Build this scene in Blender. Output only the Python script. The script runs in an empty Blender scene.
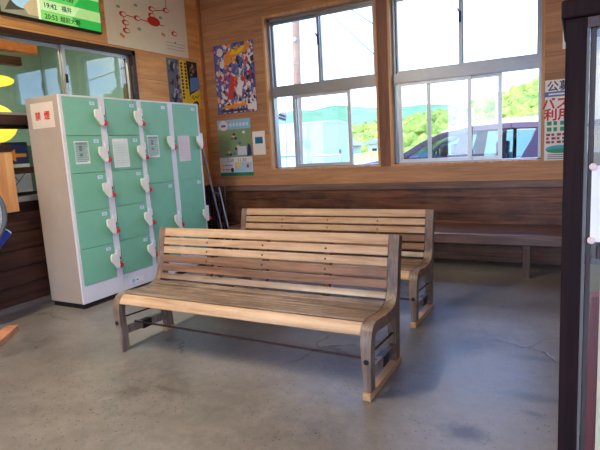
import bpy, math, random
from mathutils import Vector, Matrix
random.seed(7)
S = bpy.context.scene
C = S.collection
S.view_settings.view_transform = 'Standard'
S.view_settings.look = 'None'
S.view_settings.gamma = 1.0
S.view_settings.use_curve_mapping = False
S.view_settings.exposure = 0.88

# ------------------------------------------------------------------ camera
yaw, pit, rol, FPX = .5002, -.1503, -.0577, 509.79
F = Vector((-math.sin(yaw)*math.cos(pit), math.cos(yaw)*math.cos(pit), math.sin(pit)))
R0 = Vector((math.cos(yaw), math.sin(yaw), 0)); U0 = R0.cross(F)
R = math.cos(rol)*R0 + math.sin(rol)*U0
U = -math.sin(rol)*R0 + math.cos(rol)*U0
cd = bpy.data.cameras.new('camera'); cam = bpy.data.objects.new('camera', cd); C.objects.link(cam)
M = Matrix((R, U, -F)).transposed().to_4x4(); M.translation = Vector((4.1982, -5.3758, 1.2559))
cam.matrix_world = M
cd.sensor_width = 36; cd.lens = FPX/600*36; cd.clip_start = .05; cd.clip_end = 2000
S.camera = cam

# ------------------------------------------------------------------ materials
def lin(c):
    return tuple((x/255/12.92 if x/255 <= .04045 else ((x/255+.055)/1.055)**2.4) for x in c) + (1,)
def newmat(name):
    m = bpy.data.materials.new(name); m.use_nodes = True
    nt = m.node_tree; b = nt.nodes['Principled BSDF']
    return m, nt, b
def N(nt, t, **k):
    n = nt.nodes.new(t)
    for a, v in k.items(): setattr(n, a, v)
    return n
def L(nt, a, b): nt.links.new(a, b)
def ramp(nt, stops):
    r = N(nt, 'ShaderNodeValToRGB'); e = r.color_ramp.elements
    while len(e) < len(stops): e.new(.5)
    for q, (p, c) in zip(e, stops): q.position = p; q.color = c
    return r
def noise(nt, vec, scale, detail=4, rough=.55, dist=0):
    n = N(nt, 'ShaderNodeTexNoise'); n.inputs['Scale'].default_value = scale
    n.inputs['Detail'].default_value = detail; n.inputs['Roughness'].default_value = rough
    n.inputs['Distortion'].default_value = dist
    if vec: L(nt, vec, n.inputs['Vector'])
    return n
def mathn(nt, op, a, b=None, c=None):
    n = N(nt, 'ShaderNodeMath', operation=op)
    for i, v in enumerate((a, b, c)):
        if v is None: continue
        if isinstance(v, (int, float)): n.inputs[i].default_value = v
        else: L(nt, v, n.inputs[i])
    return n.outputs[0]
def mixc(nt, fac, a, b, mode='MIX'):
    n = N(nt, 'ShaderNodeMix', data_type='RGBA', blend_type=mode)
    for sk, v in ((n.inputs[0], fac), (n.inputs[6], a), (n.inputs[7], b)):
        if isinstance(v, (int, float, tuple)): sk.default_value = v
        else: L(nt, v, sk)
    return n.outputs[2]
def objvec(nt, scale=(1, 1, 1), loc=(0, 0, 0)):
    t = N(nt, 'ShaderNodeTexCoord'); mp = N(nt, 'ShaderNodeMapping')
    mp.inputs['Scale'].default_value = scale; mp.inputs['Location'].default_value = loc
    L(nt, t.outputs['Object'], mp.inputs['Vector']); return mp.outputs[0]

def plain(name, c, rough=.5, metal=0, var=.06, bump=0, emit=0, spec=.5):
    """paint, plastic or metal with faint uneven tone"""
    m, nt, b = newmat(name); col = lin(c)
    v = objvec(nt); n = noise(nt, v, 9, 5)
    r = ramp(nt, [(.3, tuple(x*(1-var) for x in col[:3])+(1,)), (.7, tuple(min(1, x*(1+var)) for x in col[:3])+(1,))])
    L(nt, n.outputs[0], r.inputs[0]); L(nt, r.outputs[0], b.inputs['Base Color'])
    b.inputs['Roughness'].default_value = rough; b.inputs['Metallic'].default_value = metal
    b.inputs['Specular IOR Level'].default_value = spec
    if bump:
        n2 = noise(nt, v, 60, 3); bp = N(nt, 'ShaderNodeBump'); bp.inputs['Strength'].default_value = bump
        bp.inputs['Distance'].default_value = .01
        L(nt, n2.outputs[0], bp.inputs['Height']); L(nt, bp.outputs[0], b.inputs['Normal'])
    if emit:
        L(nt, r.outputs[0], b.inputs['Emission Color']); b.inputs['Emission Strength'].default_value = emit
    return m

def wood(name, light, dark, axis='X', rough=.5, grain=1.0, boards=None, bax='Z', knots=0, wear=None, spec=.4, seed=0, tint=.25):
    """grain runs along `axis`; boards = board height along `bax`; wear = (colour, amount) of bleached blotches"""
    m, nt, b = newmat(name)
    sc = {'X': (1, 14, 14), 'Y': (14, 1, 14), 'Z': (14, 14, 1)}[axis]
    v0 = objvec(nt, loc=(seed*1.7, seed*.9, seed*2.3))
    vec = v0; rnd = None
    if boards:
        sx = N(nt, 'ShaderNodeSeparateXYZ'); L(nt, v0, sx.inputs[0])
        k = mathn(nt, 'FLOOR', mathn(nt, 'DIVIDE', sx.outputs[bax], boards))
        wn = N(nt, 'ShaderNodeTexWhiteNoise', noise_dimensions='1D'); L(nt, k, wn.inputs['W']); rnd = wn.outputs['Value']
        cb = N(nt, 'ShaderNodeCombineXYZ'); L(nt, mathn(nt, 'MULTIPLY', rnd, 7.0), cb.inputs[0]); L(nt, mathn(nt, 'MULTIPLY', rnd, 3.0), cb.inputs[1])
        va = N(nt, 'ShaderNodeVectorMath', operation='ADD'); L(nt, v0, va.inputs[0]); L(nt, cb.outputs[0], va.inputs[1]); vec = va.outputs[0]
    mp = N(nt, 'ShaderNodeMapping'); mp.inputs['Scale'].default_value = sc; L(nt, vec, mp.inputs['Vector'])
    n1 = noise(nt, mp.outputs[0], 1.1*grain, 6, .6, .6)
    n2 = noise(nt, mp.outputs[0], 5*grain, 4, .7)
    h = mathn(nt, 'ADD', mathn(nt, 'MULTIPLY', n1.outputs[0], .7), mathn(nt, 'MULTIPLY', n2.outputs[0], .3))
    r = ramp(nt, [(.40, lin(dark)), (.60, lin(light))]); L(nt, h, r.inputs[0])
    col = r.outputs[0]
    if rnd is not None:
        f = mathn(nt, 'ADD', mathn(nt, 'MULTIPLY', rnd, tint), 1-tint*.6)
        g = N(nt, 'ShaderNodeVectorMath', operation='SCALE'); L(nt, col, g.inputs[0]); L(nt, f, g.inputs['Scale']); col = g.outputs[0]
        fr = mathn(nt, 'FRACT', mathn(nt, 'DIVIDE', sx.outputs[bax], boards))
        seam = mathn(nt, 'LESS_THAN', fr, .010/boards*.5)
        col = mixc(nt, mathn(nt, 'MULTIPLY', seam, .55), col, tuple(x*.35 for x in lin(dark)[:3])+(1,))
    if knots:
        mk = N(nt, 'ShaderNodeMapping'); L(nt, vec, mk.inputs['Vector'])
        mk.inputs['Scale'].default_value = {'X': (.75, 0, 1), 'Y': (0, .75, 1), 'Z': (1, 0, .75)}[axis]
        vo = N(nt, 'ShaderNodeTexVoronoi'); vo.inputs['Scale'].default_value = knots; vo.inputs['Randomness'].default_value = 1
        L(nt, mk.outputs[0], vo.inputs['Vector'])
        kf = ramp(nt, [(.035, (1, 1, 1, 1)), (.075, (0, 0, 0, 1))]); L(nt, vo.outputs['Distance'], kf.inputs[0])
        col = mixc(nt, mathn(nt, 'MULTIPLY', kf.outputs[0], .85), col, tuple(x*.28 for x in lin(dark)[:3])+(1,))
    if wear:
        nw = noise(nt, v0, 3.5, 6, .65); wr = ramp(nt, [(.48, (0, 0, 0, 1)), (.68, (1, 1, 1, 1))]); L(nt, nw.outputs[0], wr.inputs[0])
        col = mixc(nt, mathn(nt, 'MULTIPLY', wr.outputs[0], wear[1]), col, lin(wear[0]))
    L(nt, col, b.inputs['Base Color'])
    b.inputs['Roughness'].default_value = rough; b.inputs['Specular IOR Level'].default_value = spec
    bp = N(nt, 'ShaderNodeBump'); bp.inputs['Strength'].default_value = .25; bp.inputs['Distance'].default_value = .004
    L(nt, h, bp.inputs['Height']); L(nt, bp.outputs[0], b.inputs['Normal'])
    return m

def glass(name, tint=(.96, .98, .98)):
    m, nt, b = newmat(name); nt.nodes.remove(b)
    out = nt.nodes['Material Output']
    tr = N(nt, 'ShaderNodeBsdfTransparent'); tr.inputs[0].default_value = tint+(1,)
    gl = N(nt, 'ShaderNodeBsdfGlossy'); gl.inputs['Roughness'].default_value = .0
    ge = N(nt, 'ShaderNodeNewGeometry'); fr = N(nt, 'ShaderNodeFresnel')
    L(nt, mathn(nt, 'ADD', 1.55, mathn(nt, 'MULTIPLY', ge.outputs['Backfacing'], 1/1.55-1.55)), fr.inputs['IOR'])
    mx = N(nt, 'ShaderNodeMixShader'); L(nt, fr.outputs[0], mx.inputs[0]); L(nt, tr.outputs[0], mx.inputs[1]); L(nt, gl.outputs[0], mx.inputs[2])
    L(nt, mx.outputs[0], out.inputs['Surface']); return m

def floor_mat():
    m, nt, b = newmat('worn_concrete')
    v = objvec(nt)
    n1 = noise(nt, v, .9, 6, .6, .4); n2 = noise(nt, v, 14, 6, .7); n3 = noise(nt, v, 90, 3, .7)
    h = mathn(nt, 'ADD', mathn(nt, 'MULTIPLY', n1.outputs[0], .6), mathn(nt, 'ADD', mathn(nt, 'MULTIPLY', n2.outputs[0], .25), mathn(nt, 'MULTIPLY', n3.outputs[0], .15)))
    r = ramp(nt, [(.34, lin((84, 80, 76))), (.5, lin((120, 115, 108))), (.66, lin((150, 144, 135)))]); L(nt, h, r.inputs[0])
    col = r.outputs[0]
    # cracks
    nd = noise(nt, v, 2.2, 4, .6); vm = N(nt, 'ShaderNodeVectorMath', operation='MULTIPLY_ADD')
    L(nt, nd.outputs['Color'], vm.inputs[0]); vm.inputs[1].default_value = (.5, .5, .5); L(nt, v, vm.inputs[2])
    vo = N(nt, 'ShaderNodeTexVoronoi', feature='DISTANCE_TO_EDGE'); vo.inputs['Scale'].default_value = .8; L(nt, vm.outputs[0], vo.inputs['Vector'])
    ck = ramp(nt, [(.004, (1, 1, 1, 1)), (.011, (0, 0, 0, 1))]); L(nt, vo.outputs['Distance'], ck.inputs[0])
    mk = ramp(nt, [(.5, (0, 0, 0, 1)), (.6, (1, 1, 1, 1))]); L(nt, noise(nt, v, 1.3, 3).outputs[0], mk.inputs[0])
    crack = mathn(nt, 'MULTIPLY', ck.outputs[0], mk.outputs[0])
    col = mixc(nt, mathn(nt, 'MULTIPLY', crack, .5), col, lin((60, 55, 52)))
    # oil marks, each with its own place and ragged edge
    nj = noise(nt, v, 20, 6, .8)
    for (x, y, rx, ry, k) in ((4.02, -2.36, .16, .045, .55), (4.05, -2.84, .17, .06, .6), (4.06, -3.0, .07, .03, .5), (3.80, -3.27, .12, .08, .8), (3.52, -2.92, .08, .06, .35), (2.1, -3.55, .12, .09, .4), (2.3, -3.45, .16, .03, .35)):
        mp = N(nt, 'ShaderNodeMapping'); mp.inputs['Location'].default_value = (-x/rx, -y/ry, 0); mp.inputs['Scale'].default_value = (1/rx, 1/ry, 0)
        L(nt, v, mp.inputs['Vector']); ln = N(nt, 'ShaderNodeVectorMath', operation='LENGTH'); L(nt, mp.outputs[0], ln.inputs[0])
        d = mathn(nt, 'ADD', ln.outputs['Value'], mathn(nt, 'MULTIPLY', nj.outputs[0], 1.6))
        rr = ramp(nt, [(.55, (1, 1, 1, 1)), (.95, (0, 0, 0, 1))]); L(nt, mathn(nt, 'MULTIPLY', d, .5), rr.inputs[0])
        col = mixc(nt, mathn(nt, 'MULTIPLY', rr.outputs[0], k), col, lin((62, 52, 48)))
    # grit and pits
    vp = N(nt, 'ShaderNodeTexVoronoi'); vp.inputs['Scale'].default_value = 34; L(nt, v, vp.inputs['Vector'])
    pm = ramp(nt, [(.10, (1, 1, 1, 1)), (.20, (0, 0, 0, 1))]); L(nt, vp.outputs['Distance'], pm.inputs[0])
    pk = ramp(nt, [(.38, (0, 0, 0, 1)), (.5, (1, 1, 1, 1))]); L(nt, noise(nt, v, 1.7, 4).outputs[0], pk.inputs[0])
    col = mixc(nt, mathn(nt, 'MULTIPLY', mathn(nt, 'MULTIPLY', pm.outputs[0], pk.outputs[0]), .8), col, lin((52, 48, 48)))
    L(nt, col, b.inputs['Base Color'])
    rg = ramp(nt, [(.35, (.26, .26, .26, 1)), (.65, (.44, .44, .44, 1))]); L(nt, h, rg.inputs[0]); L(nt, rg.outputs[0], b.inputs['Roughness'])
    b.inputs['Specular IOR Level'].default_value = .5
    bh = mathn(nt, 'ADD', mathn(nt, 'ADD', mathn(nt, 'MULTIPLY', n2.outputs[0], .7), mathn(nt, 'MULTIPLY', n3.outputs[0], .35)), mathn(nt, 'MULTIPLY', crack, -1))
    bp = N(nt, 'ShaderNodeBump'); bp.inputs['Strength'].default_value = .35; bp.inputs['Distance'].default_value = .006
    L(nt, bh, bp.inputs['Height']); L(nt, bp.outputs[0], b.inputs['Normal'])
    return m

def foliage(name, a, bcol, scale=1.2):
    m, nt, b = newmat(name); v = objvec(nt)
    n = noise(nt, v, scale, 6, .7); r = ramp(nt, [(.35, lin(a)), (.62, lin(bcol))]); L(nt, n.outputs[0], r.inputs[0])
    L(nt, r.outputs[0], b.inputs['Base Color']); b.inputs['Roughness'].default_value = .8; b.inputs['Specular IOR Level'].default_value = .15
    bp = N(nt, 'ShaderNodeBump'); bp.inputs['Strength'].default_value = .6; bp.inputs['Distance'].default_value = .3
    L(nt, noise(nt, v, scale*3, 4).outputs[0], bp.inputs['Height']); L(nt, bp.outputs[0], b.inputs['Normal'])
    return m

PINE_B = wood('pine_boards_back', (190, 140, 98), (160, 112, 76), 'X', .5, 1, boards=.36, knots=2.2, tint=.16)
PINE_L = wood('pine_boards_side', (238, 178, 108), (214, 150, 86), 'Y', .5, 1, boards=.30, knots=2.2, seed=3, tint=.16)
PINE_T = wood('pine_trim', (214, 164, 112), (186, 130, 82), 'X', .5, 1)
PINE_TZ = wood('pine_trim_upright', (214, 164, 112), (186, 130, 82), 'Z', .5, 1)
PINE_DK = wood('pine_mullion', (140, 90, 66), (112, 68, 48), 'Z', .5, 1)
DARK_X = wood('dark_boards', (122, 74, 48), (54, 30, 21), 'X', .42, 1.2, boards=.17, seed=1, tint=.4, wear=((140, 104, 78), .35))
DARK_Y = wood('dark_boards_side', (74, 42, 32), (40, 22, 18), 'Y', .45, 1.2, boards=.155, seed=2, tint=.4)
DARK_T = wood('dark_trim', (132, 104, 90), (92, 66, 56), 'X', .42, 1)
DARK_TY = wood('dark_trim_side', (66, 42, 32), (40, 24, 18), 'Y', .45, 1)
DARK_TZ = wood('dark_post_wood', (42, 24, 25), (24, 14, 16), 'Z', .6, 1, spec=.12)
SEAT_W = wood('wall_seat_wood', (124, 88, 72), (74, 48, 40), 'X', .33, 1.3, boards=.15, bax='Y', tint=.25, spec=.6)
SL_LIGHT = wood('slat_light', (196, 164, 130), (160, 126, 96), 'X', .45, 1.2, seed=4, wear=((206, 184, 154), .4))
SL_MID = wood('slat_brown', (150, 112, 86), (104, 74, 56), 'X', .45, 1.2, seed=5, wear=((120, 100, 86), .5))
SL_GREY = wood('slat_weathered', (142, 122, 106), (84, 68, 60), 'X', .38, 1.2, seed=6, wear=((164, 148, 132), .6), spec=.55)
FRAME_W = wood('bench_frame_wood', (136, 114, 96), (82, 66, 56), 'Z', .42, 1.2, seed=8, wear=((154, 146, 138), .55), spec=.55)
NEW_W = wood('new_softwood', (200, 164, 122), (176, 136, 94), 'Y', .55, 1)
RUST = plain('rusty_iron', (74, 52, 46), .55, .5, .2)
BLACK = plain('black_iron', (30, 29, 31), .45, .4)
ALU = plain('aluminium', (146, 150, 156), .38, .75)
ALU_LT = plain('aluminium_light', (190, 192, 194), .38, .6)
ALU_DK = plain('bronze_aluminium', (38, 32, 30), .4, .4)
GLASS = glass('window_glass')
LOCK_SIDE = plain('locker_side_paint', (172, 156, 140), .45, 0, .04)
LOCK_WHITE = plain('locker_white_paint', (222, 218, 222), .4, 0, .03)
MINT = plain('mint_paint', (124, 184, 152), .34, 0, .03)
BLACK_P = plain('black_plinth', (22, 20, 24), .4)
WHITE_PL = plain('white_plastic', (232, 226, 214), .35, 0, .03)
RED = plain('red_plastic', (214, 46, 34), .35, 0, .03)
CHROME = plain('lock_metal', (120, 124, 130), .3, .8)
PAPER = plain('white_paper', (236, 234, 228), .6, 0, .02)
CREAM = plain('cream_paper', (236, 222, 188), .3, 0, .03)
INK = plain('black_ink', (34, 34, 38), .6)
INK_GREY = plain('grey_ink', (120, 130, 134), .6)
INK_RED = plain('red_ink', (204, 40, 26), .5)
INK_BLUE = plain('blue_ink', (52, 96, 190), .5)
INK_GREEN = plain('green_ink', (40, 150, 110), .5)
CONC = floor_mat()

# ------------------------------------------------------------------ mesh builder
class MB:
    def __init__(s): s.v = []; s.f = []; s.m = []
    def add(s, vs, fs, mat=0):
        n = len(s.v); s.v += [tuple(p) for p in vs]
        for f in fs: s.f.append([n+i for i in f]); s.m.append(mat)
        return s
    def box(s, x0, x1, y0, y1, z0, z1, mat=0):
        vs = [(x, y, z) for z in (z0, z1) for y in (y0, y1) for x in (x0, x1)]
        return s.add(vs, [(0, 2, 3, 1), (4, 5, 7, 6), (0, 1, 5, 4), (2, 6, 7, 3), (0, 4, 6, 2), (1, 3, 7, 5)], mat)
    def bar(s, a, b, w, h, up=(0, 0, 1), mat=0):
        a = Vector(a); b = Vector(b); d = (b-a).normalized(); up = Vector(up)
        sx = d.cross(up).normalized(); uy = sx.cross(d).normalized()
        vs = []
        for p in (a, b):
            for q in ((-1, -1), (1, -1), (1, 1), (-1, 1)): vs.append(p + sx*w/2*q[0] + uy*h/2*q[1])
        return s.add(vs, [(3, 2, 1, 0), (4, 5, 6, 7), (0, 1, 5, 4), (1, 2, 6, 5), (2, 3, 7, 6), (3, 0, 4, 7)], mat)
    def tube(s, pts, r, n=10, mat=0, closed=False):
        pts = [Vector(p) for p in pts]; k = len(pts); rs = r if isinstance(r, (list, tuple)) else [r]*k
        vs = []; prev = None
        for i, p in enumerate(pts):
            if closed: d = pts[(i+1) % k]-pts[i-1]
            else: d = pts[min(i+1, k-1)]-pts[max(i-1, 0)]
            d.normalize()
            if prev is None:
                a = Vector((0, 0, 1)) if abs(d.z) < .9 else Vector((1, 0, 0))
                x = d.cross(a).normalized()
            else: x = (prev - d*prev.dot(d)).normalized()
            prev = x; y = d.cross(x)
            vs += [p + (x*math.cos(t)+y*math.sin(t))*rs[i] for t in (2*math.pi*j/n for j in range(n))]
        fs = []
        for i in range(k if closed else k-1):
            a = i*n; b = ((i+1) % k)*n
            fs += [(a+j, a+(j+1) % n, b+(j+1) % n, b+j) for j in range(n)]
        if not closed: fs += [tuple(range(n))[::-1], tuple(range((k-1)*n, k*n))]
        return s.add(vs, fs, mat)
    def prism(s, poly, fn, d0, d1, mat=0):
        """poly: 2-D outline; fn(a,b,d) -> xyz"""
        n = len(poly); vs = [fn(a, b, d0) for a, b in poly]+[fn(a, b, d1) for a, b in poly]
        fs = [tuple(range(n))[::-1], tuple(range(n, 2*n))]+[(i, (i+1) % n, n+(i+1) % n, n+i) for i in range(n)]
        return s.add(vs, fs, mat)
    def lathe(s, prof, n=20, mat=0, c=(0, 0, 0)):
        vs = []; k = len(prof)
        for r, z in prof: vs += [(c[0]+r*math.cos(2*math.pi*j/n), c[1]+r*math.sin(2*math.pi*j/n), c[2]+z) for j in range(n)]
        fs = []
        for i in range(k-1): fs += [(i*n+j, i*n+(j+1) % n, (i+1)*n+(j+1) % n, (i+1)*n+j) for j in range(n)]
        fs += [tuple(range(n))[::-1], tuple(range((k-1)*n, k*n))]
        return s.add(vs, fs, mat)
    def build(s, name, mats, parent=None, bevel=0, smooth=False, centre=None):
        if not isinstance(mats, (list, tuple)): mats = [mats]
        if centre is None: centre = parent is None
        o = Vector((0, 0, 0))
        if centre:
            o = Vector(((min(p[0] for p in s.v)+max(p[0] for p in s.v))/2, (min(p[1] for p in s.v)+max(p[1] for p in s.v))/2, min(p[2] for p in s.v)))
        me = bpy.data.meshes.new(name); me.from_pydata([Vector(p)-o for p in s.v], [], s.f)
        for m in mats: me.materials.append(m)
        for p, k in zip(me.polygons, s.m): p.material_index = k; p.use_smooth = smooth
        import bmesh
        bm = bmesh.new(); bm.from_mesh(me); bmesh.ops.recalc_face_normals(bm, faces=bm.faces) if not getattr(s, 'keep', False) else None
        bm.to_mesh(me); bm.free()
        if smooth: me.set_sharp_from_angle(angle=math.radians(38))
        ob = bpy.data.objects.new(name, me); C.objects.link(ob); ob.location = o
        if parent: ob.parent = parent
        if bevel:
            md = ob.modifiers.new('bevel', 'BEVEL'); md.width = bevel; md.segments = 2; md.limit_method = 'ANGLE'; md.angle_limit = math.radians(40)
        return ob

def tag(o, label, cat, group=None, kind=None):
    o['label'] = label; o['category'] = cat
    if group: o['group'] = group
    if kind: o['kind'] = kind
    return o
def thing(name, label, cat, loc=(0, 0, 0), group=None):
    o = bpy.data.objects.new(name, None); C.objects.link(o); o.location = loc; o.empty_display_size = .1
    return tag(o, label, cat, group)
def struct(o, label=None, cat='structure'):
    o['kind'] = 'structure'
    if label: o['label'] = label; o['category'] = cat
    return o
def dup_tree(o, parent=None):
    c = o.copy(); C.objects.link(c)
    if parent: c.parent = parent
    for ch in list(o.children): dup_tree(ch, c)
    return c
def root_struct(name, label, cat, loc=(0, 0, 0)):
    o = thing(name, label, cat, loc); o['kind'] = 'structure'; return o

# flat lettering turned into mesh outlines
def text_geo(body, size, bold=0):
    cu = bpy.data.curves.new('t', 'FONT'); cu.body = body; cu.size = size; cu.align_x = 'CENTER'; cu.align_y = 'CENTER'; cu.resolution_u = 2
    ob = bpy.data.objects.new('t', cu); C.objects.link(ob)
    dg = bpy.context.evaluated_depsgraph_get(); me = bpy.data.meshes.new_from_object(ob.evaluated_get(dg))
    vs = [tuple(v.co) for v in me.vertices]; fs = [tuple(p.vertices) for p in me.polygons]
    bpy.data.objects.remove(ob); bpy.data.curves.remove(cu); bpy.data.meshes.remove(me)
    return vs, fs

class Sheet:
    """a printed sheet: local u to the right, v up, printed layers 0.4 mm apart"""
    def __init__(s, w, h, base, th=.003):
        s.w, s.h = w, h; s.mats = [base]; s.mb = MB(); s.lay = 0; s.th = th
        s.mb.box(0, w, 0, h, 0, th)
    def mi(s, m):
        if m not in s.mats: s.mats.append(m)
        return s.mats.index(m)
    def z(s): s.lay += 1; return s.th + .00025*s.lay
    def poly(s, pts, m, z=None):
        z = z or s.z(); s.mb.add([(a, b, z) for a, b in pts], [tuple(range(len(pts)))], s.mi(m)); return s
    def rect(s, a, b, c, d, m, z=None): return s.poly([(a, b), (c, b), (c, d), (a, d)], m, z)
    def disc(s, a, b, ra, rb, m, n=20, z=None): return s.poly([(a+ra*math.cos(2*math.pi*i/n), b+rb*math.sin(2*math.pi*i/n)) for i in range(n)], m, z)
    def ring(s, a, b, ra, rb, t, m, n=20):
        z = s.z(); p = []; q = []
        for i in range(n):
            c, d = math.cos(2*math.pi*i/n), math.sin(2*math.pi*i/n); p.append((a+ra*c, b+rb*d, z)); q.append((a+(ra-t)*c, b+(rb-t)*d, z))
        s.mb.add(p+q, [(i, (i+1) % n, n+(i+1) % n, n+i) for i in range(n)], s.mi(m)); return s
    def line(s, a, b, c, d, t, m):
        e = Vector((c-a, d-b)); n = Vector((-e.y, e.x)).normalized()*t/2
        return s.poly([(a+n.x, b+n.y), (a-n.x, b-n.y), (c-n.x, d-n.y), (c+n.x, d+n.y)], m)
    def text(s, body, a, b, size, m, sx=1.0, bold=0):
        vs, fs = text_geo(body, size, bold); z = s.z()
        for i, (dx, dy) in enumerate(((0, 0), (bold, 0), (-bold, 0), (0, bold), (0, -bold)) if bold else ((0, 0),)):
            if vs: s.mb.add([(a+v[0]*sx+dx, b+v[1]+dy, z+i*.00002) for v in vs], fs, s.mi(m))
        return s
    def place(s, name, origin, ax_u, ax_v, parent=None):
        """map local (u,v,z) to the wall frame"""
        ax_u = Vector(ax_u); ax_v = Vector(ax_v); n = ax_u.cross(ax_v); o = Vector(origin)
        s.mb.v = [tuple(o + ax_u*p[0] + ax_v*p[1] + n*p[2]) for p in s.mb.v]
        # keep printed faces facing outward
        s.mb.keep = True
        return s.mb.build(name, s.mats, parent)

# ------------------------------------------------------------------ room shell
X1, Y0, ZC = 6.6, -8.2, 3.35
struct(MB().box(-3.4, X1+.2, Y0-.2, .16, -.15, 0).build('floor', CONC, centre=False))
PLANK_C = wood('ceiling_boards', (206, 160, 108), (170, 120, 74), 'Y', .5, 1, boards=.2, bax='X', seed=9)
struct(MB().box(-3.4, X1+.2, Y0-.2, .5, ZC, ZC+.12).build('ceiling', PLANK_C))

WZ0, WZ1 = 1.0, 2.80
W1 = (.905, 2.312); W2 = (2.430, 3.925)
# back wall: pine above, dark boards below
b = MB()
b.box(-.15, W1[0], 0, .16, .82, ZC); b.box(W2[1], X1+.2, 0, .16, .82, ZC)
b.box(W1[0], W2[1], 0, .16, WZ1, ZC); b.box(W1[0], W2[1], 0, .16, .82, WZ0)
b.box(W1[1], W2[0], 0, .16, WZ0, WZ1, 2)
b.box(-.15, X1+.2, .0, .16, 0, .82, 1)
for i in range(5): b.box(0, X1, -.014, 0, .012+i*.162, .012+i*.162+.152, 1)
wb = struct(b.build('wall_back', [PINE_B, DARK_X, PINE_DK]))
struct(MB().box(0, X1, -.045, 0, .752, .822).build('trim_1', DARK_T, bevel=.006))

# left wall with the ticket-office window
LWY0, LWY1 = -4.3, -1.195
b = MB()
b.box(-.15, 0, LWY1, 0, .84, ZC); b.box(-.15, 0, Y0, LWY1, 2.375, ZC); b.box(-.15, 0, Y0, LWY0, .84, 2.375)
b.box(-.15, 0, Y0, 0, 0, .84, 1); b.box(-.15, 0, LWY0, LWY1, .84, .936, 1)
for i in range(5): b.box(0, .014, Y0, 0, .08+i*.152, .08+i*.152+.143, 1)
struct(b.build('wall_left', [PINE_L, DARK_Y]))
struct(MB().box(0, .03, Y0, -.02, 0, .07).build('baseboard_left', wood('scuffed_board', (112, 98, 90), (74, 60, 54), 'Y', .6, 1)))
struct(MB().box(0, .018, -.06, 0, .82, ZC).build('trim_2', wood('corner_strip', (190, 128, 78), (160, 100, 58), 'Z', .5, 1)))
# right wall with a wide glazed opening, front wall with the entrance
b = MB()
b.box(X1, X1+.15, Y0, 0, 2.5, ZC); b.box(X1, X1+.15, -3.7, 0, 0, 2.5); b.box(X1, X1+.15, Y0, -6.6, 0, 2.5); b.box(X1, X1+.15, -3.9, -3.7, 0, 2.5)
struct(b.build('wall_right', PINE_L))
b = MB()
b.box(-.15, X1+.15, Y0-.15, Y0, 2.4, ZC); b.box(-.15, 1.2, Y0-.15, Y0, 0, 2.4); b.box(5.6, X1+.15, Y0-.15, Y0, 0, 2.4)
struct(b.build('wall_front', PINE_B))

# back windows: pine lining, aluminium frame, fixed upper lights, sliding lower sashes
def sash(root, x0, x1, y, z0, z1, w=.032, m=ALU_LT, lock=None):
    b = MB(); d = .028
    b.box(x0, x0+w, y, y+d, z0, z1); b.box(x1-w, x1, y, y+d, z0, z1)
    b.box(x0+w, x1-w, y, y+d, z0, z0+w); b.box(x0+w, x1-w, y, y+d, z1-w, z1)
    s = b.build('sash', m, root)
    MB().box(x0+w, x1-w, y+.012, y+.017, z0+w, z1-w).build('pane', GLASS, s)
    if lock:
        k = MB(); k.box(lock-.012, lock+.012, y-.02, y, z0+.62*(z1-z0)-.05, z0+.62*(z1-z0)+.05); k.bar((lock, y-.018, z0+.62*(z1-z0)+.03), (lock-.03, y-.018, z0+.62*(z1-z0)+.08), .014, .012)
        k.build('latch', BLACK, s)
    return s
def back_window(n, x0, x1, lower, label):
    rt = root_struct(f'window_{n}', label, 'window', ((x0+x1)/2, .0, WZ0))
    o = Vector(rt.location); g = lambda b, nm, m, bv=0: setattr_loc(b, nm, m, rt, o, bv)
    b = MB(); t = .026
    b.box(x0, x0+t, -.004, .16, WZ0, WZ1); b.box(x1-t, x1, -.004, .16, WZ0, WZ1)
    b.box(x0+t, x1-t, -.004, .16, WZ1-t, WZ1); b.box(x0+t, x1-t, -.004, .16, WZ0-.0, WZ0+.018)
    lin_ = b.build('lining', PINE_TZ, rt); 
    xi0, xi1, zi0, zi1 = x0+t, x1-t, WZ0+.018, WZ1-t
    b = MB(); a = .028
    b.box(xi0, xi0+a, .075, .16, zi0, zi1); b.box(xi1-a, xi1, .075, .16, zi0, zi1)
    b.box(xi0, xi1, .075, .16, zi1-.035, zi1); b.box(xi0, xi1, .075, .16, zi0, zi0+.012)
    b.build('frame', ALU, rt)
    MB().box(xi0, xi1, .065, .16, 1.872, 1.975).build('transom', ALU, rt)
    xm = (x0+x1)/2 - .02
    sash(rt, xi0+a-.012, xm+.02, .118, 1.972, zi1-.03, m=ALU)
    sash(rt, xm-.02, xi1-a+.012, .088, 1.972, zi1-.03, m=ALU, lock=xm)
    for (a0, a1, yy) in lower: sash(rt, a0, a1, yy, zi0+.01, 1.876, w=.036)
    for ch in rt.children: ch.matrix_parent_inverse = Matrix.Translation(-o)
    return rt
setattr_loc = None
back_window(1, *W1, [(1.205, 1.945, .088), (1.215, 1.935, .122)], 'pine lined sliding window beside the posters, looking out on the white shed')
back_window(2, *W2, [(2.50, 3.255, .088), (2.80, 3.54, .122)], 'pine lined sliding window nearer the glass cabinet, parked car outside it')

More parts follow.
